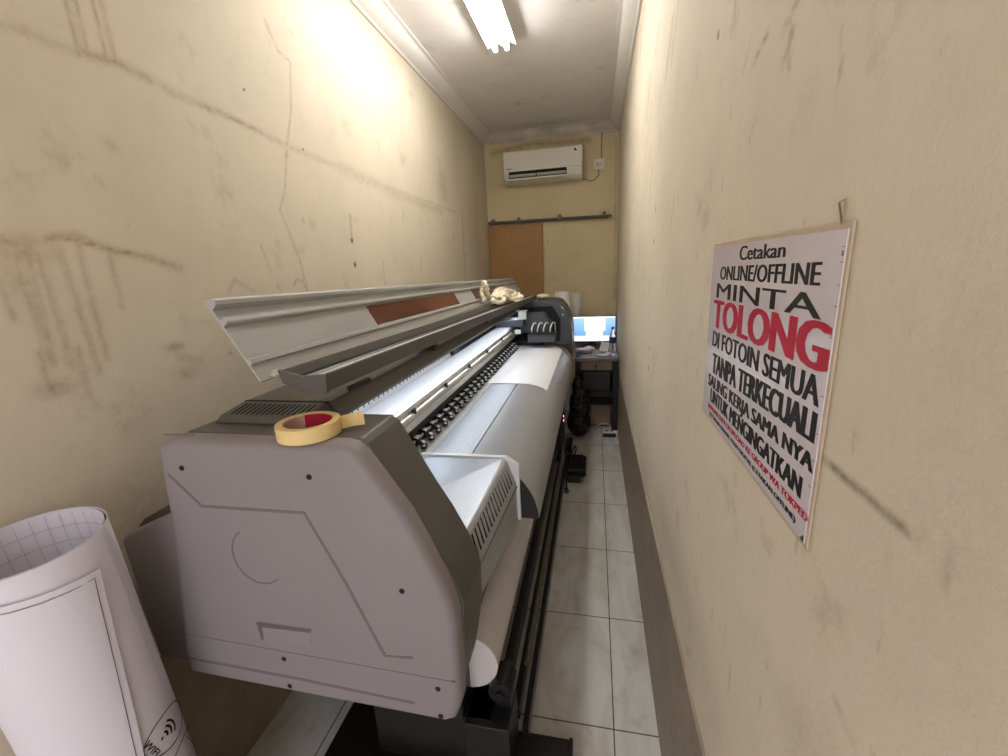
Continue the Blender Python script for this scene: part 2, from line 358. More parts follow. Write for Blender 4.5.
Rh = [((1.031,1.996),.0055,.0055), ((1.865,1.778),.006,.008), ((1.873,1.659),.008,.010), ((3.72,1.635),.008,.010), ((1.904,1.223),.007,.010), ((1.892,1.137),.009,.010)]
stained_wall('wall_right', 'x', W, YF, YB, 0, ZC, M['wall_r'], Rs, Rb, Rh, out=1)
stained_wall('wall_back', 'y', YB, 0, W, 0, ZC, M['wall_b'], [([(.02,2.0),(.02,1.4)],.01,.5), ([(.1,2.78),(.5,2.83),(1.1,2.81)],.03,.6), ([(1.37,2.8),(1.38,1.2)],.01,.5)], [((.35,2.45),.3,.03,.3), ((.8,1.7),.2,.3,.15)], [((.66,1.85),.004,.004),((1.15,1.9),.004,.004)], step=.012, out=1)
stained_wall('ceiling', 'z', ZC, 0, W, YF, YB, M['ceil'], [([(1.05,2.7),(1.07,2.75)],.01,.5), ([(1.12,2.75),(1.16,2.78)],.008,.4)], [((.7,4.7),.5,.1,.35)], [((.60,3.3),.008,.008),((1.0,2.68),.01,.008)], step=.02, out=1)
struct(MB().box((-.1,YF,-.1),(W+.1,YB+.1,0)).build('floor', M['floor']))
# cornices: coved plaster running along the three walls
def cove(): return [(0,H),(.012,H),(.018,H+.012),(.04,H+.022),(.07,H+.045),(.088,H+.068),(.11,ZC-.008),(.11,ZC),(0,ZC)]
struct(MB().prism([(a, b) for a, b in cove()], YF, YB).build('trim_1', M['cove'], smooth=True))
struct(MB().prism([(W-a, b) for a, b in cove()], YF, YB).build('trim_2', M['cove'], smooth=True))
struct(MB().prism_x([(YB-a, b) for a, b in cove()], .0, W).build('trim_3', M['covedirty'], smooth=True))
# painted dados with an uneven upper edge of old plaster
def dado(x0, x1, name):
    mb = MB(); n = 90; v = []; 
    for i in range(n+1):
        y = YF+(YB-YF)*i/n; z = .59+random.uniform(-.002,.002); v += [(x0,y,0),(x1,y,0),(x1,y,z-.004),(x0,y,z)]
    f = []
    for i in range(n):
        for k in range(4): a = 4*i+k; b = 4*i+(k+1) % 4; f.append((a, b, b+4, a+4))
    f += [(0,1,2,3),(4*n+3,4*n+2,4*n+1,4*n)]
    return struct(mb.add(v, f).build(name, M['dado']))
dado(W, W-.006, 'baseboard_right'); dado(0, .006, 'baseboard_left')
# plywood sliding door under the rail
struct(MB().box((.004,YB-.035,.0),(.608,YB-.012,2.035)).build('door_1', M['door'], bevel=.003))

# ------------------------------------------------------------------ printer
PY = .68
pr = empty('large_format_printer', (.55, 2.2, 0), 'long grey wide-format printer filling the left of the room, its lid raised', 'printer')
# --- near end: moulded side panel
outl = [(.253,1.236),(.268,1.256),(.295,1.264),(.690,1.266),(.712,1.262),(.730,1.246),(.812,1.119),(.845,1.043),(.871,.979),(.888,.925),(.894,.89),(.893,.72),(.888,.665),(.875,.628),(.852,.616),(.5,.622),(.181,.630),(.172,.648),(.174,.701),(.232,1.02),(.248,1.194)]
cen = (.56,.95)
def inset(p, d):
    n = len(p); q = []
    for i in range(n):
        a = Vector(p[i-1]); b = Vector(p[i]); c = Vector(p[(i+1) % n])
        t = ((b-a).normalized()+(c-b).normalized()).normalized(); nn = Vector((t.y, -t.x))
        if nn.dot(Vector(cen)-b) < 0: nn = -nn
        q.append(tuple(b+nn*d))
    return q
mb = MB(); rings = [(outl, PY+.045), (outl, PY+.018), (inset(outl,.004), PY+.008), (inset(outl,.012), PY+.002), (inset(outl,.022), PY)]
k = len(outl); v = []
for p, y in rings: v += [(a, y, b) for a, b in p]
f = [(j*k+i, j*k+(i+1) % k, (j+1)*k+(i+1) % k, (j+1)*k+i) for j in range(4) for i in range(k)] + [tuple(range(4*k, 5*k)), tuple(range(k))[::-1]]
side = mb.add(v, f).build('side_panel', M['panel'], pr, smooth=True)
for i, (x, z) in enumerate([(.313,1.202),(.617,1.199),(.787,.954),(.468,.728),(.468,.649),(.843,.713),(.843,.638)]):
    MB().cyl((x,PY-.0012,z),(x,PY+.006,z),.006,n=12).build('screw', M['dark'], side)
ribbon([(.272,1.186),(.341,1.114),(.591,1.117),(.66,.96),(.728,.781),(.793,.787)], .007, PY-.0008, .004).build('raised_line', M['groove'], side)
ribbon([(.19,.683),(.5,.675),(.785,.662)], .007, PY-.0008, .004).build('raised_line', M['groove'], side)
ribbon([(.205,.757),(.883,.739)], .0016, PY-.0006, .003).build('raised_line', M['groove'], side)
arc = [(.455+.062*math.cos(t), 1.0+.068*math.sin(t)) for t in [math.radians(a) for a in range(120, 320, 10)]]
ribbon(arc, .0035, PY-.0008, .004).build('raised_line', M['groove'], side)
# grip drawn almost flat, its recess shade painted on the top and left edges
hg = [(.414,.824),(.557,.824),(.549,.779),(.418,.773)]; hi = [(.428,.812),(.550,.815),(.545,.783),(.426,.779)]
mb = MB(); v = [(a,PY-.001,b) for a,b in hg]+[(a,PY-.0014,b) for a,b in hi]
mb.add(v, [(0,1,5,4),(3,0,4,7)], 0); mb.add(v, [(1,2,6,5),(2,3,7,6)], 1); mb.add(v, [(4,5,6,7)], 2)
M['grip_shade'] = mat('grip_painted_shade', srgb(98,90,92), .7); M['grip_mid'] = mat('grip_floor', srgb(140,131,132), .6)
mb.build('grip_recess', [M['grip_shade'], M['panel'], M['grip_mid']], side)
# --- near end cover, dark taupe
cov = [(.22,1.0),(.26,1.236),(.295,1.266),(.712,1.2665),(.728,1.255),(.806,1.106),(.842,1.043),(.872,.98),(.892,.93),(.901,.895),(.898,.80),(.884,.71),(.870,.64),(.2,.645)]
MB().prism(cov, PY+.045, .87).build('end_cover', M['shell'], pr, bevel=.004)
# rear housing stepping back behind the panel
MB().prism([(.060,.64),(.046,.985),(.062,1.0),(.26,1.09),(.26,.64)], PY+.022, 3.86).build('rear_housing', M['panel'], pr, bevel=.012, seg=3)
MB().prism([(.07,1.002),(.10,1.032),(.23,1.097),(.30,1.12),(.30,1.09),(.1,.99)], PY+.05, 3.86).build('rear_shelf', M['shell'], pr)
# --- hood running over the back of the machine (raised), with a louvred ramp
hoodp = [(.30,1.262),(.315,1.290),(.335,1.297),(.560,1.297),(.580,1.262),(.573,1.248),(.548,1.248),(.30,1.248)]
MB().prism(hoodp, .862, 3.45).build('hood', M['shell'], pr, bevel=.003)
mb = MB()
v = [(.312,.779,1.266),(.545,.779,1.266),(.548,.786,1.284),(.325,.786,1.284),(.335,.852,1.2985),(.558,.852,1.2985),(.300,.862,1.266),(.575,.862,1.266)]
vb = MB().add(v, [(0,1,2,3),(3,2,5,4),(0,3,4,6),(1,7,5,2),(0,6,7,1),(4,5,7,6)]).build('vent_cover', M['shell'], pr, bevel=.004)
for i in range(15):
    x = .348+i*.0132; MB().add([(x,.792,1.2860),(x+.0055,.792,1.2860),(x+.009,.838,1.2961),(x+.0035,.838,1.2961),(x,.792,1.284),(x+.0055,.792,1.284),(x+.009,.838,1.294),(x+.0035,.838,1.294)], [(0,1,2,3),(4,7,6,5),(0,4,5,1),(1,5,6,2),(2,6,7,3),(3,7,4,0)]).build('vent_slot', M['dark'], vb)
MB().box((.335,.8525,1.2955),(.560,.8550,1.2990)).build('hood_seam', M['dark'], pr)
# --- chassis under platen
MB().prism([(.26,.64),(.26,1.248),(.30,1.248),(.30,.97),(.76,.965),(.85,.90),(.85,.64)], .87, 3.86).build('chassis', M['blackmetal'], pr)
# --- interior
bpl = MB().box((.372,.875,.985),(.402,3.45,1.247)).build('back_plate', M['white_metal'], pr)
for i in range(14):
    y = 1.19+i*.0715; mb = MB(); mb.box((.4022,y,1.146),(.4034,y+.007,1.186)); mb.box((.4022,y+.034,1.146),(.4034,y+.041,1.186)); mb.box((.4022,y,1.182),(.4034,y+.041,1.188))
    mb.build('comb_slot', M['groove'], bpl)
MB().box((.4021,2.20,1.0),(.4032,3.44,1.2465)).build('dark_backing', M['black'], bpl)
rail = [(.425,1.05),(.425,1.14),(.540,1.14),(.548,1.136),(.550,1.124),(.544,1.120),(.544,1.112),(.553,1.108),(.553,1.096),(.546,1.092),(.546,1.084),(.556,1.080),(.558,1.062),(.552,1.054),(.53,1.05)]
rl = MB().prism(rail, .88, 3.44).build('carriage_rail', M['alu'], pr)
MB().box((.427,.882,1.1402),(.538,3.43,1.1425)).build('rail_top_plate', M['white_metal'], rl, bevel=.001)
MB().box((.5535,.882,1.098),(.5560,3.43,1.1065)).build('linear_guide', M['vinyl'], rl)
for y in (.98,1.32,1.66,2.02,2.40,2.82,3.2): MB().box((.549,y,1.108),(.557,y+.022,1.122)).box((.551,y+.006,1.104),(.560,y+.016,1.112)).build('clip', M['black'], rl)
# pinch rollers under the rail
MB().box((.50,.88,.985),(.545,3.3,1.05)).build('roller_beam', M['black'], pr)
MB().cyl((.555,.885,1.009),(.555,3.3,1.009),.005).build('roller_shaft', M['alu'], pr)
def pinch():
    mb = MB(); mb.prism([(.54,1.045),(.575,1.035),(.605,1.005),(.612,.985),(.600,.983),(.588,1.0),(.565,1.012),(.54,1.018)], 0, .030, 0)
    mb.cyl((.598,-.006,.992),(.598,.036,.992),.0095,n=12,mi=0)
    mb.box((.556,.002,1.030),(.578,.008,1.041),1); mb.box((.556,.022,1.030),(.578,.028,1.041),1); mb.box((.585,.010,1.008),(.606,.019,1.021),1); mb.box((.600,-.004,.999),(.613,.004,1.004),1)
    mb.v = [(.545+(x-.545)*.72, y*.75, .984+(z-.984)*.72) for x, y, z in mb.v]
    return mb
p0 = pinch().build('pinch_roller', [M['black'], M['lampbody']], pr)
p0.location = (0,.93,0)
for i in range(1, 31):
    c = p0.copy(); c.location = (0,.93+i*.075,0); C.objects.link(c)
# platen and curved apron
MB().box((.545,.875,.90),(.622,3.34,.978)).build('platen_rear_strip', M['alu'], pr)
MB().box((.626,.875,.90),(.763,3.34,.980)).build('platen', M['platen'], pr)
MB().box((.618,1.28,.9795),(.763,1.2825,.9808)).build('platen_seam', M['dark'], pr)
ap = [(.768,.9805),(.83,.9795),(.868,.974),(.900,.963),(.930,.945),(.952,.922),(.972,.892),(.985,.862),(.994,.828),(.998,.80),(.990,.80),(.975,.85),(.945,.91),(.90,.945),(.85,.96),(.768,.965)]
apr = MB().prism(ap, 1.222, 3.40).build('media_apron', M['apron'], pr, smooth=True)
MB().prism([(.70,.80)]+[(a-.001, b-.001) for a, b in ap[:10]][1:]+[(.998,.797)], 1.217, 1.221).build('apron_end_plate', M['black'], pr)
MB().prism([(a+.004 if a > .9 else a, b+.004) for a, b in ap], 3.30, 3.45).build('apron_end_cap', M['panel'], pr, smooth=True)
# front electronics housing with louvres, white rim at its inner end
fh = [(.64,.80),(.64,1.006),(.897,1.008),(.905,1.003),(.931,.930),(.933,.80)]
fn = [(.60,.60),(.60,.975),(.862,.962),(.872,.955),(.893,.880),(.884,.77)]
fh = [(.64,.80),(.64,1.006),(.897,1.008),(.905,1.003),(.931,.930),(.933,.80)]
fhs = MB().loft(fn, .866, fh, 1.20).build('front_housing', M['apron'], pr, bevel=.003)
ts0 = [(.602,.9765),(.860,.9635),(.860,.9605),(.602,.9735)]; ts1 = [(.642,1.0080),(.893,1.0102),(.893,1.0065),(.642,1.0050)]
MB().loft(ts0, .868, ts1, 1.199).build('housing_top_sheet', M['speck'], fhs)
MB().prism([(.62,.80),(.62,1.014),(.902,1.016),(.940,.990),(.941,.80)], 1.20, 1.216).build('white_rim', M['white_metal'], fhs, bevel=.002)['label'] = 'white painted rim at the inner end'
for i in range(15):
    y = .885+i*.0205; t = (y-.866)/.334
    a = Vector((.874+.031*t,y,.950+.048*t)); b = Vector((.888+.0385*t,y,.898+.045*t)); n = Vector((.94,0,.33)).normalized()*.0015; w = Vector((0,.006,0)); sft = Vector((0,.006,0))
    mb = MB(); q = [a+n, a+n+w, b+n+w-sft, b+n-sft]; mb.add(q+[p-n*3 for p in q], [(0,1,2,3),(4,7,6,5),(0,4,5,1),(1,5,6,2),(2,6,7,3),(3,7,4,0)]); mb.build('louvre_slot', M['dark'], fhs)
MB().loft([(.890,.866),(.8925,.872),(.8945,.872),(.892,.866)], .868, [(.931,.915),(.931,.921),(.9335,.921),(.9335,.915)], 1.199).build('housing_groove', M['groove'], fhs)
# --- far end cover (slate)
fc = [(.30,.64),(.30,1.29),(.36,1.312),(.72,1.318),(.86,1.312),(.893,1.303),(.93,1.258),(.962,1.195),(.978,1.14),(.986,1.09),(.992,1.0),(.990,.92),(.975,.80),(.95,.64)]
fcv = MB().prism(fc, 3.47, 3.90).build('far_end_cover', M['farshell'], pr, bevel=.010, seg=3)
ring = [(.58,1.262),(.835,1.272),(.896,1.172),(.894,1.06),(.87,1.0),(.58,1.0)]
inner = [(.50,1.0),(.50,1.262),(.835,1.272),(.896,1.172),(.894,1.0)]
MB().prism(inner, 3.465,3.4705).build('capping_bay', M['dark'], fcv)
ribbon([(.60,1.266),(.836,1.275),(.900,1.174),(.898,1.04)], .006, 3.462, .006).build('bay_rim', M['black'], fcv)
MB().prism([(.905,1.272),(.915,1.260),(.93,1.245),(.922,1.262)], 3.460,3.468).build('indicator', M['lampbody'], fcv)
MB().box((.915,3.461,1.20),(.925,3.4685,1.21)).build('indicator', M['alu'], fcv)
MB().box((.972,3.50,.98),(.996,3.62,1.06)).build('control_keys', M['white_metal'], fcv, bevel=.003)
MB().box((.87,3.38,.98),(.97,3.47,.995)).build('bay_step', M['farshell'], fcv)
# --- print carriage
cg = MB().box((.672,3.19,1.03),(.882,3.36,1.09)).prism([(.60,1.09),(.60,1.235),(.78,1.235),(.84,1.16),(.84,1.09)], 3.30, 3.44).build('print_carriage', M['farshell'], pr, bevel=.004)
MB().box((.68,3.185,1.09),(.875,3.25,1.105)).build('damper_row', M['black'], cg)
for x in (.70,.745,.79,.84):
    MB().tube([(x,3.22,1.09),(x+.004,3.215,1.135),(x+.018,3.24,1.168),(x+.03,3.30,1.16),(x+.03,3.33,1.10)], .005, n=8).build('ink_hose', M['hose'], cg)
MB().box((.42,3.22,1.145),(.64,3.42,1.20)).build('carriage_mount', M['farshell'], cg, bevel=.003)
MB().box((.60,3.24,1.20),(.66,3.26,1.262)).box((.585,3.235,1.262),(.672,3.265,1.270)).build('height_lever', M['alu'], cg)
MB().box((.58,3.17,1.10),(.625,3.19,1.13)).build('end_clamp', M['white_metal'], cg)
# cable chain in the channel behind the rail
ch = MB()
for i in range(34):
    y = 2.33+i*.025; z = 1.165+.01*math.sin(i*.09); ch.box((.405,y,z),(.424,y+.013,z+.052)); ch.box((.409,y+.011,z+.006),(.420,y+.028,z+.036))
ch.build('cable_chain', M['white_metal'], pr)
MB().box((.404,2.18,1.145),(.424,2.30,1.225)).tube([(.415,2.28,1.20),(.42,2.36,1.235),(.41,2.45,1.22)],.008).build('chain_bracket', M['black'], pr)
MB().tube([(.40,2.22,1.20),(.405,2.5,1.232),(.40,2.9,1.236),(.40,3.2,1.225)],.006).build('ink_line', M['black'], pr)
# --- tray beam the lid is hinged to
def sect(p, dx, dz): return [(a+dx, b+dz) for a, b in p]
tr = [(.524,1.396),(.533,1.370),(.585,1.351),(.628,1.350),(.632,1.388),(.628,1.390),(.622,1.380),(.590,1.377),(.578,1.384),(.555,1.374),(.540,1.376),(.530,1.397)]
tb = MB().loft(tr, .765, sect(tr,.062,-.034), 3.72).build('hood_beam', M['shell'], pr, bevel=.0015)
te = [(.522,1.397),(.531,1.369),(.584,1.349),(.630,1.348),(.633,1.389),(.578,1.384)]
MB().prism(te, .757, .765).build('beam_end_plate', M['shell'], tb)
w = [(.560,1.376),(.590,1.380),(.621,1.3835),(.621,1.381),(.590,1.3775),(.560,1.373)]
MB().loft(w, .79, sect(w,.062,-.034), 3.70).build('inner_strip', M['white_metal'], tb)
w = [(.533,1.3775),(.553,1.3765),(.553,1.375),(.533,1.376)]
MB().loft(w, .79, sect(w,.062,-.034), 3.70).build('felt_strip', M['dark'], tb)
# latch cylinder under the beam
mb = MB().cyl((.622,.85,1.331),(.648,.90,1.342),.006,n=16)
for i in range(6):
    t = i/6; a = Vector((.622,.85,1.331)).lerp(Vector((.648,.90,1.342)), t); b2 = Vector((.622,.85,1.331)).lerp(Vector((.648,.90,1.342)), t+.06); mb.cyl(a, b2, .0072, n=16)
mb.build('gas_spring', M['black'], pr)
for i, y in enumerate((1.5,2.3,3.0,3.6)): MB().box((.50+.01*i,y,1.295),(.585+.012*i,y+.03,1.356-.009*i)).build('beam_bracket', M['black'], pr)
# unseen cool LED strip, added under the hood to brighten the print bed
M['led'] = mat('added_led_light', (1,1,1), .4, emit=(.86,.92,1.0), estr=LED)
MB().box((.545,.90,1.2455),(.562,3.42,1.2478)).build('added_led_strip', M['led'], pr)
# --- raised lid
def lidsec(P0, P1):
    P0 = Vector(P0); P1 = Vector(P1); d = P1-P0; L = d.length; d /= L; n = Vector((-d.y, d.x)); 
    if n.x < 0: n = -n
    prof = [(0,-.003),(0,.008),(.004,.016),(.011,.019),(.018,.016),(.021,.008),(.022,.001),(.046,.001),(.047,.013),(.055,.014),(.0585,.012),(.060,.0005),(.134,.0005),(.136,.005),(.139,.008),(.148,.008),(.150,.0005),(.186,0),(.188,-.003)]
    return [tuple(P0+d*(u/.188*L)+n*h) for u, h in prof]
L0 = ((.397,1.545),(.493,1.375)); L1 = ((.442,1.490),(.515,1.366))
s0 = lidsec(*L0); s1 = lidsec(*L1)
lid = MB().loft(s0, .742, s1, 3.92).build('lid', M['lidgrey'], pr)
def lidpt(y, u, h):
    t = (y-.742)/(3.92-.742); P0 = Vector(L0[0]).lerp(Vector(L1[0]), t); P1 = Vector(L0[1]).lerp(Vector(L1[1]), t); d = (P1-P0); n = Vector((-d.y, d.x)).normalized()
    if n.x < 0: n = -n
    p = P0+d*(u/.188)+n*h; return (p.x, y, p.y)
for ya, yb in ((1.30,2.18),(2.50,3.12)):
    v = [lidpt(ya,.0635,.0025),lidpt(yb,.0635,.0025),lidpt(yb,.1335,.0025),lidpt(ya,.1335,.0025),lidpt(ya,.0635,-.002),lidpt(yb,.0635,-.002),lidpt(yb,.1335,-.002),lidpt(ya,.1335,-.002)]
    MB().add(v, [(0,1,2,3),(4,7,6,5),(0,4,5,1),(1,5,6,2),(2,6,7,3),(3,7,4,0)]).build('lid_window', M['brownwin'], lid)['label'] = 'tinted brown see-through window'
mb = MB().cyl((.500,.77,1.385),(.530,.77,1.392),.006).cyl((.505,.77,1.386),(.512,.77,1.388),.009)
mb.build('hinge_pin', M['alu'], lid)
# --- stand: legs, feet, cross bars
for y, fx in ((.98, 1.095), (3.52, .97)):
    MB().box((.62,y-.06,.30),(.80,y+.05,.66)).build('stand_leg', M['blackmetal'], pr, bevel=.006)
    MB().box((.50,y-.05,.10),(.88,y+.05,.30)).build('stand_leg_base', M['blackmetal'], pr, bevel=.006)
    ft = MB().box((.33,y-.10,.035),(fx,y+.085,.105)).build('stand_foot', M['blackmetal'], pr, bevel=.006)
    MB().box((fx,y-.102,.033),(fx+.013,y+.087,.108)).build('foot_cap', M['black'], ft, bevel=.003)
    for x in (.40,fx-.055): MB().cyl((x,y-.02,.018),(x,y+.02,.018),.018).build('caster', M['black'], ft)
MB().box((.67,1.0,.50),(.77,3.25,.60)).build('stretcher', M['blackmetal'], pr, bevel=.004)
# take-up gear low at the front
MB().box((.80,.915,.105),(.935,1.045,.30)).build('take_up_bracket', M['blackmetal'], pr, bevel=.004)
MB().cyl((.898,.975,.352),(.898,1.06,.352),.036,n=24).cyl((.898,.965,.352),(.898,1.09,.352),.014).box((.885,.98,.30),(.93,1.04,.345)).build('take_up_clamp', M['black'], pr, bevel=.002)
for (x0, x1, z0, z1) in ((.875,.905,.235,.30),(.915,.94,.17,.215),(.945,.965,.075,.14)):
    MB().box((x0,1.05,z0),(x1,3.25,z1)).build('take_up_rail', M['blackmetal'], pr, bevel=.003)
MB().cyl((.95,1.15,.285),(.95,3.2,.285),.0105).build('tension_bar', M['pipe'], pr)
MB().box((.86,3.10,.19),(.938,3.30,.60)).box((.85,3.0,.15),(.93,3.14,.36)).build('take_up_motor', M['black'], pr, bevel=.006)
MB().cyl((.938,3.13,.47),(.942,3.13,.47),.008).build('indicator_light', M['led1'], pr)['label'] = 'tiny lit blue indicator'
MB().cyl((.938,3.13,.435),(.942,3.13,.435),.007).build('indicator_light', M['led2'], pr)['label'] = 'tiny lit red indicator'
settle(pr)
# take-up media roll hanging low at the front: a thing of its own
tur = empty('media_roll', (.80,2.1,.42), 'long white media roll slung low under the front of the printer', 'media roll')
mb = MB(); n = 40; rr = .095; cx, cz = .795, .43
pts = [(cx+rr*math.cos(2*math.pi*i/n), cz+rr*math.sin(2*math.pi*i/n)) for i in range(n)]
mb.prism(pts, 1.0, 2.98).build('vinyl', M['vinyl'], tur, smooth=True)
MB().cyl((cx,1.2,cz),(cx,3.02,cz),.034,n=24).build('core', M['drawer'], tur)
settle(tur)

# print lying over the platen
def platen_z(x):
    t = [(.56,.9825),(.768,.9825)]+[(a+.0012, b+.002) for a, b in ap[1:8]]
    for (a, b), (c, d2) in zip(t[:-1], t[1:]):
        if x <= c: return b+(d2-b)*(x-a)/(c-a)
    return t[-1][1]
mb = MB(); nx, ny = 36, 40; v = []
for j in range(ny+1):
    for i in range(nx+1):
        u = i/nx; t = j/ny; x = .600+.326*u; y = (2.19-.03*u**2)*(1-t)+3.33*t - .02*u*t
        rip = .0018*math.sin(t*19+u*3)*max(0, u-.25)
        v.append((x, y, platen_z(x)+.0012+abs(rip)))
K = len(v); v += [(a, b, c-.0006) for a, b, c in v]; f = []
for j in range(ny):
    for i in range(nx):
        a = j*(nx+1)+i; f += [(a, a+1, a+nx+2, a+nx+1), (a+K, a+nx+1+K, a+nx+2+K, a+1+K)]
o = mb.add(v, f).build('printed_sheet', M['sheet'], smooth=True)
tag(o, 'blank white sheet of media emerging over the grey front apron beside the print carriage', 'paper')

# masking tape
tp = empty('masking_tape', (.592,.733,1.268), 'cream masking tape roll with a red inner core lying on the near end cover', 'tape')
mb = MB(); tx, ty, tz = .594,.733,1.268
mb.lathe([(.0475,.0),(.062,.0),(.062,.029),(.0475,.029),(.0475,0)], (tx,ty,tz), n=56).build('tape_ring', M['tape'], tp, smooth=True)
mb = MB(); n = 56
for (r, mi) in ((.0452, 0),):
    v = []; 
    for i in range(n): 
        a = 2*math.pi*i/n
        for r2, z in ((.0458,.001),(.0458,.028),(.0474,.028),(.0474,.001)): v.append((tx+r2*math.cos(a), ty+r2*math.sin(a), tz+z))
    for i in range(n):
        ang = 360*i/n; mi = 1 if 130 < ang < 215 or 330 < ang < 350 else 0
        f = [(4*i+k, 4*i+(k+1) % 4, (4*((i+1) % n))+(k+1) % 4, 4*((i+1) % n)+k) for k in range(4)]
        mb.f += f; mb.m += [mi]*4
    mb.v += v
mb.build('core', [M['tapecore'], M['tapecore2']], tp, smooth=True)
v = []
for i in range(9):
    t = i/8; x = tx+.052+.043*t; y = ty+.030+.022*t+.006*math.sin(t*3); 
    v += [(x,y,tz+.001+.003*t),(x,y,tz+.029+.004*t),(x+.0008,y-.0008,tz+.029+.004*t),(x+.0008,y-.0008,tz+.001+.003*t)]
f = [(4*i+k, 4*i+(k+1) % 4, 4*i+4+(k+1) % 4, 4*i+4+k) for i in range(8) for k in range(4)]+[(0,1,2,3),(35,34,33,32)]
MB().add(v, f).build('loose_end', M['tape'], tp)
settle(tp)
# a small wire pin left of the tape
o = MB().tube([(.262,.700,1.268),(.30,.703,1.2685),(.335,.706,1.268)], .0012, n=6).build('wire_pin', M['wire']); tag(o, 'thin bent wire pin lying on the back corner of the near end cover', 'wire')

# crumpled cotton glove
def lump(name, parts, m, vox, disp, label, cat):
    mb = MB()
    for kind, *a in parts:
        if kind == 't': mb.tube(a[0], a[1], n=10)
        else:
            (cx, cy, cz), (rx, ry, rz) = a; bm = bmesh.new(); bmesh.ops.create_icosphere(bm, subdivisions=3, radius=1)
            vs = [(cx+v.co.x*rx, cy+v.co.y*ry, cz+v.co.z*rz) for v in bm.verts]; fs = [tuple(v.index for v in f.verts) for f in bm.faces]; bm.free(); mb.add(vs, fs)
    o = mb.build(name, m)
    r = o.modifiers.new('remesh', 'REMESH'); r.mode = 'VOXEL'; r.voxel_size = vox; r.use_smooth_shade = True
    t = bpy.data.textures.new(name, 'CLOUDS'); t.noise_scale = .02
    d = o.modifiers.new('folds', 'DISPLACE'); d.texture = t; d.strength = disp; d.mid_level = .5; d.texture_coords = 'LOCAL'
    o.location.z = .006
    return tag(o, label, cat)
lump('cotton_cloth', [('s',(.60,2.62,1.412),(.055,.11,.030)), ('s',(.63,2.78,1.402),(.05,.10,.026)), ('s',(.575,2.70,1.425),(.035,.07,.026)), ('s',(.66,2.92,1.385),(.035,.07,.018)),
     ('t',[(.535,2.50,1.39),(.512,2.52,1.43),(.508,2.55,1.475),(.525,2.53,1.502),(.545,2.51,1.48),(.545,2.52,1.44),(.55,2.56,1.41)],.012),
     ('t',[(.58,2.50,1.405),(.60,2.44,1.395),(.64,2.46,1.388),(.645,2.56,1.40)],.012), ('t',[(.60,2.60,1.44),(.63,2.66,1.445),(.65,2.74,1.43)],.012),
     ('t',[(.66,2.66,1.392),(.69,2.72,1.385),(.68,2.84,1.388)],.013), ('t',[(.56,2.66,1.44),(.59,2.72,1.452),(.63,2.83,1.428),(.66,2.97,1.395)],.011)],
     M['cloth'], .0045, .020, 'crumpled cream cotton cloth heaped on the dark beam by the raised lid', 'cloth')
lump('cotton_rag', [('s',(.74,3.66,1.336),(.045,.05,.018)), ('t',[(.70,3.62,1.335),(.73,3.66,1.346),(.79,3.68,1.333)],.012)], M['cloth'], .006, .015, 'tiny pale rag on top of the far end cover', 'rag')

# ------------------------------------------------------------------ paper roll in the foreground
B0 = Vector((.125,.565,.0)); T0 = Vector((.142,.502,1.13)); ax = (T0-B0).normalized(); Hh = (T0-B0).length; R0 = .116
e1 = Vector((1,0,0)); e1 = (e1-ax*e1.dot(ax)).normalized(); e2 = ax.cross(e1)
def cylpt(th, t, r): return B0+ax*t+r*(math.cos(th)*e1+math.sin(th)*e2)
rollo = empty('paper_roll', (.125,.565,0), 'big loose roll of white printed paper standing in the left foreground', 'paper roll')
def sheet(name, th0, th1, r0, r1, ta, tb, m, parent, n=64, top=None, thick=.0008):
    v = []
    for i in range(n+1):
        s = i/n; th = th0+(th1-th0)*s; r = r0+(r1-r0)*s; z1 = tb if top is None else top(s)
        for t in (ta, (ta+z1)/2, z1): v += [cylpt(th, t, r), cylpt(th, t, r+thick)]
    f = []
    for i in range(n):
        a = 6*i; b = a+6
        f += [(a,b,b+2,a+2),(a+2,b+2,b+4,a+4),(a+1,a+3,b+3,b+1),(a+3,a+5,b+5,b+3),(a+4,b+4,b+5,a+5),(a,a+1,b+1,b)]
    f += [(0,2,3,1),(2,4,5,3),(6*n,6*n+1,6*n+3,6*n+2),(6*n+2,6*n+3,6*n+5,6*n+4)]
    return MB().add(v, f).build(name, m, parent, smooth=True)
sheet('wound_paper', math.radians(40), math.radians(40)+4*math.pi-.25, R0-.010, R0, .003, Hh, M['paper'], rollo, n=150)
# faint grid printed inside
mb = MB()
for th in [math.radians(a) for a in range(40, 190, 12)]:
    q = [cylpt(th, t, R0-.0106-.0002) for t in (Hh-.30, Hh-.004)]; q2 = [cylpt(th+.008, t, R0-.0106-.0002) for t in (Hh-.30, Hh-.004)]; mb.add([q[0], q[1], q2[1], q2[0]], [(0,1,2,3)])
for t in (.035,.07,.105,.14,.175,.21):
    for i in range(30):
        a = math.radians(40+i*5); b = a+math.radians(5); mb.add([cylpt(a,Hh-t,R0-.0108),cylpt(b,Hh-t,R0-.0108),cylpt(b,Hh-t+.0012,R0-.0108),cylpt(a,Hh-t+.0012,R0-.0108)], [(0,1,2,3)])
mb.build('printed_grid', M['faint'], rollo)
def edge_th(t): return math.radians(8-47*(Hh-t-.057))           # slanting free edge of the outer sheet
def outer(th_, t, r): return cylpt(th_, t, r)
v = []; NI, NJ = 50, 24
for i in range(NI+1):
    s = i/NI
    for j in range(NJ+1):
        q = j/NJ; top = Hh-.057+.021*(1-s)*2.2; t = .004+(top-.004)*q; th = math.radians(-200)+(edge_th(t)-math.radians(-200))*s
        rr = R0+.003+.0025*s+.0016*max(0, s-.8)*5*(.5+.5*math.sin(q*21))
        v.append(cylpt(th, t, rr))
K = len(v); v += [B0+(p-B0)+((p-B0)-ax*(p-B0).dot(ax)).normalized()*.0008 for p in v]; f = []
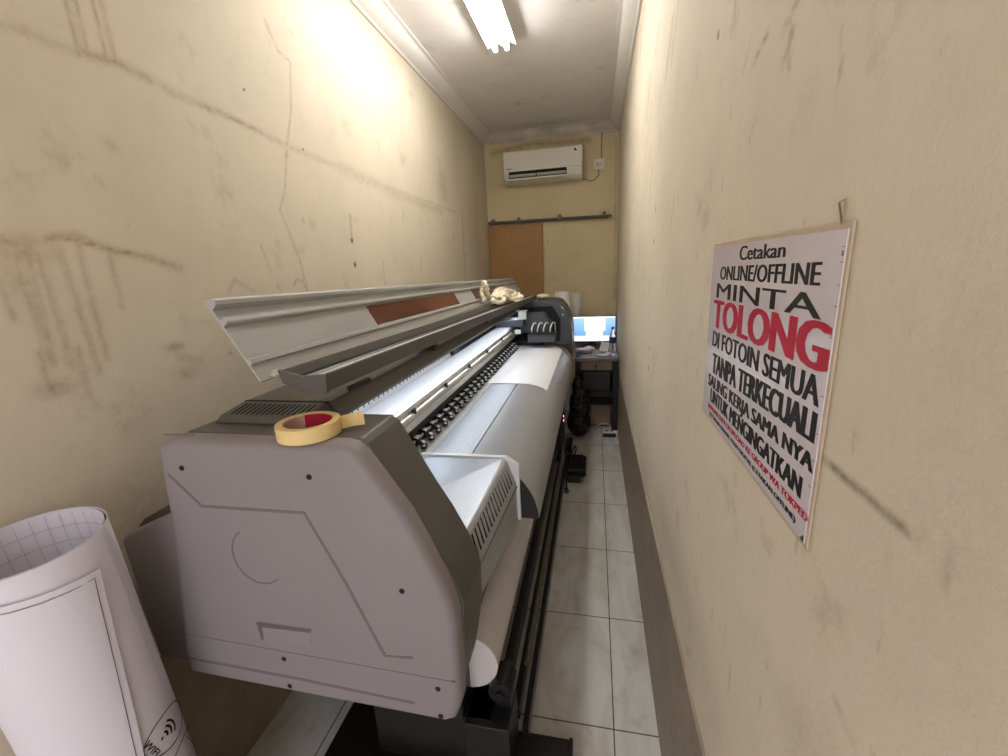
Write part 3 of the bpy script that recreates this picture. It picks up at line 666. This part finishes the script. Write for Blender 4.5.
for i in range(NI):
    for j in range(NJ):
        a = i*(NJ+1)+j; f += [(a, a+1, a+NJ+2, a+NJ+1), (a+K, a+NJ+1+K, a+NJ+2+K, a+1+K)]
    a = i*(NJ+1)+NJ; f.append((a, a+NJ+1, a+NJ+1+K, a+K))
for j in range(NJ): a = NI*(NJ+1)+j; f.append((a, a+1, a+1+K, a+K))
os_ = MB().add(v, f).build('outer_sheet', M['paper'], rollo, smooth=True); TC = Hh-.057
def strip(pts, w, r, name, m, parent, closed=False):
    mb = MB(); P = pts; n = len(P); v = []
    for i in range(n):
        a = P[i-1] if (i or closed) else P[i]; b = P[(i+1) % n] if (i < n-1 or closed) else P[i]
        dx = (b[0]-a[0])*r; dy = b[1]-a[1]; l = math.hypot(dx, dy) or 1; nx, ny = -dy/l*w/2, dx/l*w/2
        for s in (1, -1):
            for rr in (r, r+.0003): v.append(cylpt(P[i][0]+s*nx/r, P[i][1]+s*ny, rr))
    f = []
    for i in range(n if closed else n-1):
        a = 4*i; b = 4*((i+1) % n); f += [(a+1,a+3,b+3,b+1),(a,b,b+2,a+2),(a,a+1,b+1,b),(a+2,b+2,b+3,a+3)]
    return v, f
v, f = strip([(math.radians(-199+i*(199+8-6)/12), TC-.012+.0462*(1-i/12)) for i in range(13)]+[(edge_th(TC-.05-.1*i)-.1, TC-.05-.1*i) for i in range(10)], .0011, R0+.0080, '', None, None)
MB().add(v, f).build('printed_border', M['ink'], os_)
# symbols printed on the roll: oval with radio waves and the word WIFI
mb = MB(); LT, LZ = math.radians(17.0), Hh-.507    # centre of the oval
RR = R0+.0012
def loc(X, Y):
    c, s_ = math.cos(math.radians(12)), math.sin(math.radians(12)); X, Y = X*c-Y*s_*.0, X*s_+Y
    return (LT+Y/RR, LZ-X)
def stroke(P, w, closed=False):
    v, f = strip(P, w, RR, '', None, None, closed); mb.add(v, f)
stroke([loc(.046*math.cos(t), .058*math.sin(t)) for t in [2*math.pi*i/48 for i in range(48)]], .0024, True)
for r in (.013,.024,.035): stroke([loc(r*math.sin(t), -.022+r*math.cos(t)) for t in [math.radians(-42+8.4*i) for i in range(11)]], .0048)
stroke([loc(-.002,-.023), loc(.002,-.021)], .006)
stroke([loc(.115+.046*math.cos(t), .0+.058*math.sin(t)) for t in [2*math.pi*i/48 for i in range(48)]], .0024, True)
stroke([loc(.10,.05), loc(.13,-.05)], .0022); stroke([loc(.085,.02), loc(.15,.03)], .0022)
mb.build('printed_symbol', M['ink'], rollo)

# ------------------------------------------------------------------ text
_tc = {}
def text_mesh(s, w, h, bold=.0, space=1.0):
    cu = bpy.data.curves.new('t', 'FONT'); cu.body = s; cu.size = 1; cu.offset = bold; cu.resolution_u = 3; cu.space_character = space; cu.extrude = .0
    o = bpy.data.objects.new('t', cu); C.objects.link(o); bpy.context.view_layer.update()
    me = bpy.data.meshes.new_from_object(o.evaluated_get(bpy.context.evaluated_depsgraph_get()))
    vs = [v.co.copy() for v in me.vertices]; fs = [tuple(p.vertices) for p in me.polygons]
    bpy.data.objects.remove(o); bpy.data.curves.remove(cu); bpy.data.meshes.remove(me)
    x0 = min(v.x for v in vs); x1 = max(v.x for v in vs); y0 = min(v.y for v in vs); y1 = max(v.y for v in vs)
    return [((v.x-x0)/(x1-x0)*w, (v.y-y0)/(y1-y0)*h) for v in vs], fs
vs, fs = text_mesh('WIFI', .052, .013, .015)
mb = MB().add([cylpt(*loc(x-.030, y-.050), RR+.0004) for x, y in vs], fs); mb.build('printed_word', M['ink'], rollo)
settle(rollo)

# ------------------------------------------------------------------ sign on the right wall
sg = empty('wall_sign', (W,.63,1.30), 'white notice board lettered in black and red hung on the right wall', 'sign')
MB().box((W-.0032,.4615,1.268),(W-.0005,.934,1.6085)).build('backing_board', M['signboard'], sg, bevel=.002)
MB().box((W-.0042,.4665,1.273),(W-.0030,.934,1.6015)).build('printed_face', M['print_'], sg, bevel=.0006)
def line(s, ya, yb, z0, z1, z2, z3, m, bold=.03, name='lettering'):
    ya, yb = ya*1.1034, yb*1.1034; z0, z1, z2, z3 = [1.58+(z-1.58)*1.1034 for z in (z0, z1, z2, z3)]; hw = .17*(z1-z0)*bold/.035
    """ya left, yb right (smaller y); z0..z1 at left, z2..z3 at right"""
    vs, fs = text_mesh(s, 1, 1, 0); mb = MB()
    for k in range(4):
        v = []; sh = hw*(k/3-.5)
        for x, y in vs: v.append((W-.0045-k*.00004, ya-hw/2+(yb-ya+hw)*x+sh, (z0+(z2-z0)*x)*(1-y)+(z1+(z3-z1)*x)*y))
        mb.add(v, fs)
    mb.build(name, m, sg)
line('Cetakan', .700,.541, 1.576,1.596, 1.578,1.5945, M['ink'], .035)
line('ONLINE/OFFLINE', .793,.457, 1.546,1.567, 1.551,1.573, M['ink'], .035)
line('MINTA', .806,.447, 1.516,1.540, 1.521,1.544, M['ink'], .03)
line('TOLONG', .818,.424, 1.465,1.512, 1.474,1.520, M['redink'], .05)
line('DI FOTOIN SEMUA', .810,.430, 1.432,1.459, 1.441,1.470, M['ink'], .035)
line('TANPA TERKECUALI', .800,.429, 1.386,1.421, 1.405,1.436, M['ink'], .04)
line('SALING KERJA SAMA NYA', .818,.424, 1.352,1.380, 1.371,1.395, M['ink'], .035)
line('UNTUK MENGINGATKAN', .797,.440, 1.3335,1.358, 1.341,1.3645, M['ink'], .04)
line('JANGAN LUPA DI UPLOAD KE GROUP WA TOKPED', .808,.421, 1.3175,1.328, 1.323,1.334, M['redink'], .04)
line('(CETAKAN ONLINE, TEAM DIGITAL (CETAKAN OFFLINE)', .795,.444, 1.3065,1.3145, 1.3095,1.318, M['ink'], .04)
mb = MB()
for z in (1.585,1.571,1.55,1.53,1.50,1.47,1.44,1.40,1.37,1.34): mb.box((W-.0045,.467,z),(W-.0041,.473,z+.0007))
mb.box((W-.0046,.469,1.577),(W-.0041,.472,1.582)); mb.build('edge_marks', M['line'], sg)
MB().add([(W-.0046,.4672,1.2745),(W-.0046,.477,1.2745),(W-.0046,.4672,1.284)], [(0,1,2)]).build('corner_staple', M['wire'], sg)
settle(sg)
o = MB().tube([(W-.004,.480,1.606),(W-.003,.492,1.626),(W-.003,.481,1.628),(W-.004,.4785,1.606)], .0009, n=6, cr=0).build('wire_hook', M['wire']); tag(o, 'small bent wire hook above the corner of the notice board', 'hook')

# ------------------------------------------------------------------ back wall things
ac = empty('air_conditioner', (.62,YB,2.46), 'white split air conditioner mounted high on the back wall', 'air conditioner')
x0, x1, y1 = .205, 1.035, YB-.003
prof = [(y1,2.790),(y1-.165,2.785),(y1-.185,2.770),(y1-.192,2.60),(y1-.188,2.555),(y1-.165,2.505),(y1-.125,2.475),(y1-.06,2.462),(y1,2.462)]
# camera sees the case nearer than the wall, so the case is smaller than its outline on the wall
s_ = .965; prof = [(p, 1.58+(z-1.58)*s_) for p, z in prof]; x0, x1 = 1.167+(x0-1.167)*s_, 1.167+(x1-1.167)*s_
zz = lambda z: 1.58+(z-1.58)*s_
MB().prism_x(prof, x0, x1).build('case', M['acwhite'], ac, bevel=.008, seg=3)
MB().prism_x([(y1-.196,zz(2.500)),(y1-.1925,zz(2.575)),(y1-.150,zz(2.575)),(y1-.150,zz(2.48))], x0+.055, x1-.155).build('air_outlet', M['dark'], ac)
for a, b in ((x0+.065,x0+.335),(x0+.345,x1-.16)):
    MB().prism_x([(y1-.215,zz(2.530)),(y1-.211,zz(2.540)),(y1-.175,zz(2.515)),(y1-.179,zz(2.505))], a, b).build('louvre', M['acvane'], ac)
MB().prism_x([(y1-.222,zz(2.488)),(y1-.219,zz(2.502)),(y1-.120,zz(2.472)),(y1-.128,zz(2.462))], x0+.05, x1-.15).build('vane', M['acwhite'], ac)
MB().box((x1-.135,y1-.195,zz(2.577)),(x1-.01,y1-.190,zz(2.579))).build('panel_seam', M['groove'], ac)
MB().box((x0+.03,y1-.1955,zz(2.600)),(x0+.085,y1-.191,zz(2.606))).build('maker_mark', M['ink'], ac)
MB().box((x1-.095,y1-.1935,zz(2.708)),(x1-.04,y1-.187,zz(2.755)),0).box((x1-.082,y1-.1945,zz(2.725)),(x1-.060,y1-.190,zz(2.745)),1).box((x1-.070,y1-.1945,zz(2.718)),(x1-.052,y1-.190,zz(2.731)),1).build('sticker', [M['lampbody'], M['ink']], ac)
settle(ac)
so = empty('wall_switch', (1.20,YB,2.57), 'small square white switch beside the air conditioner', 'switch')
sp = MB().box((1.155,YB-.012,2.527),(1.252,YB-.001,2.627)).build('plate', M['acwhite'], so, bevel=.003)
MB().box((1.172,YB-.020,2.548),(1.200,YB-.011,2.592)).build('rocker', M['sw'], so, bevel=.002)
MB().box((1.205,YB-.018,2.552),(1.228,YB-.011,2.592)).build('rocker', M['acvane'], so, bevel=.002)
settle(so)
o = MB().tube([(1.226,YB-.008,2.628),(1.226,YB-.009,2.75),(1.228,YB-.010,2.862)], .005, n=8, cr=3).build('switch_cable', M['cable']); tag(o, 'thin cable rising from the wall switch to the cornice', 'cable')
o = MB().tube([(1.200,YB-.008,2.527),(1.195,YB-.009,2.47),(1.14,YB-.010,2.425),(1.08,YB-.010,2.435),(1.02,YB-.012,2.47)], .005, n=8).build('switch_cable', M['cable']); tag(o, 'thin cable looping from the wall switch to the air conditioner', 'cable')
rd = empty('door_rail', (.69,YB,2.06), 'grey metal rail fixed across the back wall above the plywood door', 'rail')
MB().cyl((.018,YB-.055,2.075),(1.335,YB-.055,2.064),.013,n=14).cyl((.03,YB-.055,2.058),(1.30,YB-.055,2.050),.007,n=8).build('pipe', M['pipe'], rd)
for x in (.07,.355,.80,1.26):
    MB().box((x-.018,YB-.070,2.055),(x+.018,YB-.001,2.100)).cyl((x,YB-.060,2.098),(x,YB-.010,2.098),.016,n=12).build('bracket', M['pipe'], rd, bevel=.002)
settle(rd)

# ------------------------------------------------------------------ ceiling lamp
def batten(ya, yb, lx, label):
    lp = empty('fluorescent_lamp', (lx,(ya+yb)/2,ZC), label, 'lamp')
    MB().box((lx-.035,ya,2.905),(lx+.035,yb,ZC-.001)).build('body', M['lampbody'], lp, bevel=.003)
    for s in (1,-1):
        MB().prism([(lx+s*.030,2.918),(lx+s*.086,2.898),(lx+s*.089,2.895),(lx+s*.089,2.899),(lx+s*.034,2.922)], ya, yb+.012).build('reflector', M['lampbody'], lp)
    MB().prism([(lx-.012,2.906),(lx,2.892),(lx+.012,2.906)], ya, yb).build('reflector', M['lampbody'], lp)
    for s in (1,-1):
        MB().cyl((lx+s*.036,ya+.03,2.870),(lx+s*.036,yb-.03,2.870),.013,n=16).build('tube', M['tube'], lp, smooth=True)
        for y in (ya+.012, yb-.03): MB().box((lx+s*.036-.012,y,2.856),(lx+s*.036+.012,y+.018,2.908)).build('socket', M['lampbody'], lp, bevel=.002)
    settle(lp)
batten(1.72, 2.99, .605, 'twin-tube fluorescent batten lit on the ceiling above the printer')

# ------------------------------------------------------------------ desk corner
dk = empty('desk', (1.19,4.3,0), 'dark-framed desk in the far right corner carrying the monitor', 'desk')
MB().box((.985,3.96,.715),(1.388,4.90,.745)).build('desktop', M['wood'], dk, bevel=.003)
for x, y in ((.99,4.02),(1.335,4.02),(.99,4.84),(1.335,4.84)): MB().box((x,y,0),(x+.052,y+.05,.715)).build('leg', M['blackmetal'], dk, bevel=.002)
MB().box((1.04,4.03,.36),(1.335,4.06,.40)).build('crossbar', M['blackmetal'], dk)
MB().box((1.04,4.03,.27),(1.335,4.50,.285)).build('shelf', M['blackmetal'], dk)
d1 = MB().box((1.045,4.04,.615),(1.332,4.40,.700)).build('drawer', M['drawer'], dk, bevel=.002)
MB().cyl((1.18,4.02,.66),(1.18,4.04,.66),.009).cyl((1.18,4.025,.66),(1.185,4.022,.62),.004).build('knob', M['black'], d1)
MB().box((1.045,4.06,.590),(1.332,4.42,.605)).build('drawer_runner', M['blackmetal'], dk)
MB().box((1.05,4.50,.05),(1.33,4.52,.60)).build('back_board', M['wood'], dk)
settle(dk)
o = MB().box((1.10,4.15,.03),(1.325,4.42,.262)).build('cardboard_box', M['drawer'], bevel=.004); tag(o, 'plain tan cardboard box on the floor under the desk', 'box')
mn = empty('computer_monitor', (1.15,4.5,.745), 'monitor showing a lit blue desktop on the corner desk', 'monitor')
tilt = math.radians(0)
MB().box((.902,4.50,.800),(1.382,4.535,1.072)).build('bezel', M['black'], mn, bevel=.004)
scr = MB().box((-.232,-.002,-.126),(.232,.002,.126)).build('screen', M['screen'], mn); scr.location = (1.142,4.499,.940)
scr2 = scr
def onscr(name, x0, x1, z0, z1, m, y=-.0035): return MB().box((x0,y,z0),(x1,-.002,z1)).build(name, m, scr)
onscr('taskbar', -.232, .232, -.126, -.070, M['scrwhite']); onscr('menu_bar', -.232,.232,.112,.126, M['scrwhite'])
onscr('window', -.078,.135,-.02,.118, M['scrwhite'], -.0045); onscr('window', -.062,.110,-.068,-.02, M['scrwhite'], -.0045)
for i in range(9): onscr('text_line', -.05,.09-.02*(i%3), .09-i*.014, .0915-i*.014, M['scrline'], -.0052)
onscr('icon', -.225,-.19,.092,.108, M['scrdark'], -.005)
MB().box((1.10,4.53,.762),(1.18,4.56,.93)).box((1.04,4.44,.746),(1.25,4.62,.762)).build('stand', M['black'], mn, bevel=.003)
settle(mn); scr.matrix_parent_inverse = Matrix.Translation(-mn.location)
# bottle
bt = empty('water_bottle', (1.335,4.12,.745), 'clear plastic water bottle with a blue label at the right end of the desk', 'bottle')
MB().lathe([(.0,.001),(.028,.001),(.030,.01),(.028,.03),(.031,.05),(.030,.09),(.031,.17),(.024,.205),(.014,.232),(.013,.245),(.0,.246)], (1.335,4.12,.745), n=24).build('body', M['pet'], bt, smooth=True)
MB().lathe([(.0,.247),(.0155,.247),(.0155,.265),(.0,.266)], (1.335,4.12,.745), n=20).build('cap', M['bluecap'], bt)
MB().lathe([(.0318,.115),(.0322,.12),(.0322,.16),(.0318,.165)], (1.335,4.12,.745), n=24).build('label', M['bluelabel'], bt, smooth=True)
settle(bt)
def papers(name, cx, cy, z, w, d, rot, n, label, cat='paper', m='paper', curl=.0):
    mb = MB()
    for i in range(n):
        a = rot+random.uniform(-.25,.25); c, s = math.cos(a), math.sin(a); ox, oy = random.uniform(-.01,.01), random.uniform(-.01,.01); v = []
        for j in range(7):
            for sg_ in (-.5,.5):
                u = (j/6-.5); px = u*w; py = sg_*d; v.append((cx+ox+px*c-py*s, cy+oy+px*s+py*c, z+.004*i+curl*(u**2)*(1.4 if u > 0 else .3)))
        v += [(p[0], p[1], p[2]+.0012) for p in v]; f = []
        for j in range(6): a0 = 2*j; f += [(a0,a0+1,a0+3,a0+2),(a0+14,a0+16,a0+17,a0+15),(a0,a0+2,a0+16,a0+14),(a0+1,a0+15,a0+17,a0+3)]
        f += [(0,14,15,1),(12,13,27,26)]
        mb.add(v, f)
    return tag(mb.build(name, M[m]), label, cat)
papers('paper_pile', 1.075, 4.28, .748, .15, .13, .2, 7, 'untidy pile of papers at the left of the desk below the monitor', 'papers', curl=.05)
papers('loose_sheet', 1.255, 4.08, .747, .11, .08, .3, 2, 'curled loose white sheet near the front edge of the desk', 'paper', curl=.06)
# small upright pad leaning in front of the monitor stand
o = MB().add([(1.215,4.30,.747),(1.30,4.28,.747),(1.315,4.34,.825),(1.235,4.36,.830),(1.215,4.306,.746),(1.30,4.286,.746),(1.315,4.346,.824),(1.235,4.366,.829)], [(0,1,2,3),(4,7,6,5),(0,4,5,1),(1,5,6,2),(2,6,7,3),(3,7,4,0)]).build('note_pad', M['vinyl']); tag(o, 'pale note pad propped up in front of the monitor', 'note pad')
mb = MB().tube([(1.0,4.03,.757),(1.01,4.06,.77),(1.03,4.07,.752),(1.02,4.02,.752)], .006, closed=True).tube([(1.03,4.05,.752),(1.06,4.12,.756),(1.11,4.15,.752)],.004)
o = mb.build('scissors', M['black']); tag(o, 'small black scissors at the front left corner of the desk', 'scissors')
# rolls of paper standing behind the far end cover
o = MB().lathe([(.052,.0),(.068,.0),(.068,1.352),(.052,1.352),(.052,0)], (.880,4.02,.0), n=36).build('paper_tube', M['vinyl'], smooth=True); tag(o, 'upright white paper tube standing behind the far end of the printer', 'paper roll')
mb = MB(); v = []; n = 20
for i in range(n+1):
    a = -2.9+2.6*i/n; r = .055+.012*i/n; 
    for z, k in ((.746,.45),(1.06,.66),(1.308,1.0)): v += [(.985+k*r*math.cos(a), 4.62+k*r*math.sin(a), z), (.985+k*(r+.002)*math.cos(a), 4.62+k*(r+.002)*math.sin(a), z)]
f = []
for i in range(n):
    a = 6*i; b = a+6; f += [(a,b,b+2,a+2),(a+2,b+2,b+4,a+4),(a+1,a+3,b+3,b+1),(a+3,a+5,b+5,b+3),(a+4,b+4,b+5,a+5),(a,a+1,b+1,b)]
f += [(0,2,3,1),(2,4,5,3),(6*n,6*n+1,6*n+3,6*n+2),(6*n+2,6*n+3,6*n+5,6*n+4)]
M['greypaper'] = mat('pale_grey_paper', srgb(206,204,196), .75)
o = mb.add(v, f).build('curled_paper', M['greypaper'], smooth=True); tag(o, 'half-open curl of pale paper standing right of the white paper tube', 'paper roll')

# ------------------------------------------------------------------ things on the floor
ps = empty('power_strip', (1.31,3.98,0), 'white power strip with a plug on the floor against the right wall', 'power strip')
MB().box((1.252,3.93,.002),(1.388,3.985,.040)).build('strip_body', M['lampbody'], ps, bevel=.005)
for x in (1.285,1.335): MB().cyl((x,3.957,.040),(x,3.957,.042),.016).build('outlet', M['black'], ps)
MB().box((1.25,3.89,.001),(1.37,3.926,.028)).build('plug', M['black'], ps, bevel=.004)
settle(ps)
o = MB().tube([(1.32,3.99,.045),(1.31,4.04,.07),(1.25,4.06,.075),(1.17,4.03,.04),(1.14,3.98,.008)], .005, n=8).build('power_cable', M['whitecable']); tag(o, 'white cable arching from the power strip under the desk', 'cable')
pb = empty('power_adapter', (1.02,3.15,0), 'black box with a cable on the floor beside the printer stand', 'adapter')
MB().box((.965,3.02,.03),(1.085,3.30,.085)).box((.975,2.96,.002),(1.075,3.02,.05)).build('housing', M['black'], pb, bevel=.008)
MB().box((1.08,3.05,.02),(1.108,3.28,.078)).build('side_plate', M['blackmetal'], pb, bevel=.004)
MB().box((1.062,2.985,.006),(1.098,3.02,.022)).build('tag', M['cable'], pb)
settle(pb)
o = MB().tube([(1.0,3.20,.088),(1.03,3.22,.16),(1.02,3.14,.22),(.985,3.05,.14),(.972,2.93,.06),(.975,2.87,.010),(.99,2.83,.006),(.975,2.80,.008),(.967,2.85,.02)], .006, n=8).build('black_cable', M['black']); tag(o, 'looped black cable hanging at the printer stand above the floor adapter', 'cable')
lump('black_bag', [('s',(1.03,3.86,.155),(.11,.085,.14)), ('s',(1.04,3.85,.32),(.095,.075,.18)), ('s',(1.02,3.86,.48),(.05,.06,.12))], M['black'], .012, .03, 'dark shapeless bag on the floor in the shadow beside the desk', 'bag')

# ------------------------------------------------------------------ light, camera, view
wd = bpy.data.worlds.new('world'); sc.world = wd; wd.use_nodes = True
bg = wd.node_tree.nodes['Background']; bg.inputs[0].default_value = (.97,.94,1.0,1); bg.inputs[1].default_value = 1.65
cam = bpy.data.cameras.new('camera'); co = bpy.data.objects.new('camera', cam); C.objects.link(co); sc.camera = co
cam.sensor_width = 36; cam.lens = 430.277*36/1008; cam.clip_start = .02
yaw, pitch, roll = .21323, -.24827, -.04726
cy, sy, cp, spn, cr, sr = math.cos(yaw), math.sin(yaw), math.cos(pitch), math.sin(pitch), math.cos(roll), math.sin(roll)
fw = Vector((-sy*cp, cy*cp, spn)); rt = Vector((cy, sy, 0)); up = rt.cross(fw)
r2 = cr*rt+sr*up; u2 = -sr*rt+cr*up
co.matrix_world = Matrix(((r2.x,u2.x,-fw.x,1.16742),(r2.y,u2.y,-fw.y,0),(r2.z,u2.z,-fw.z,1.57982),(0,0,0,1)))
sc.view_settings.view_transform = 'Standard'; sc.view_settings.look = 'None'; sc.view_settings.gamma = 1; sc.view_settings.use_curve_mapping = False
sc.view_settings.exposure = .55
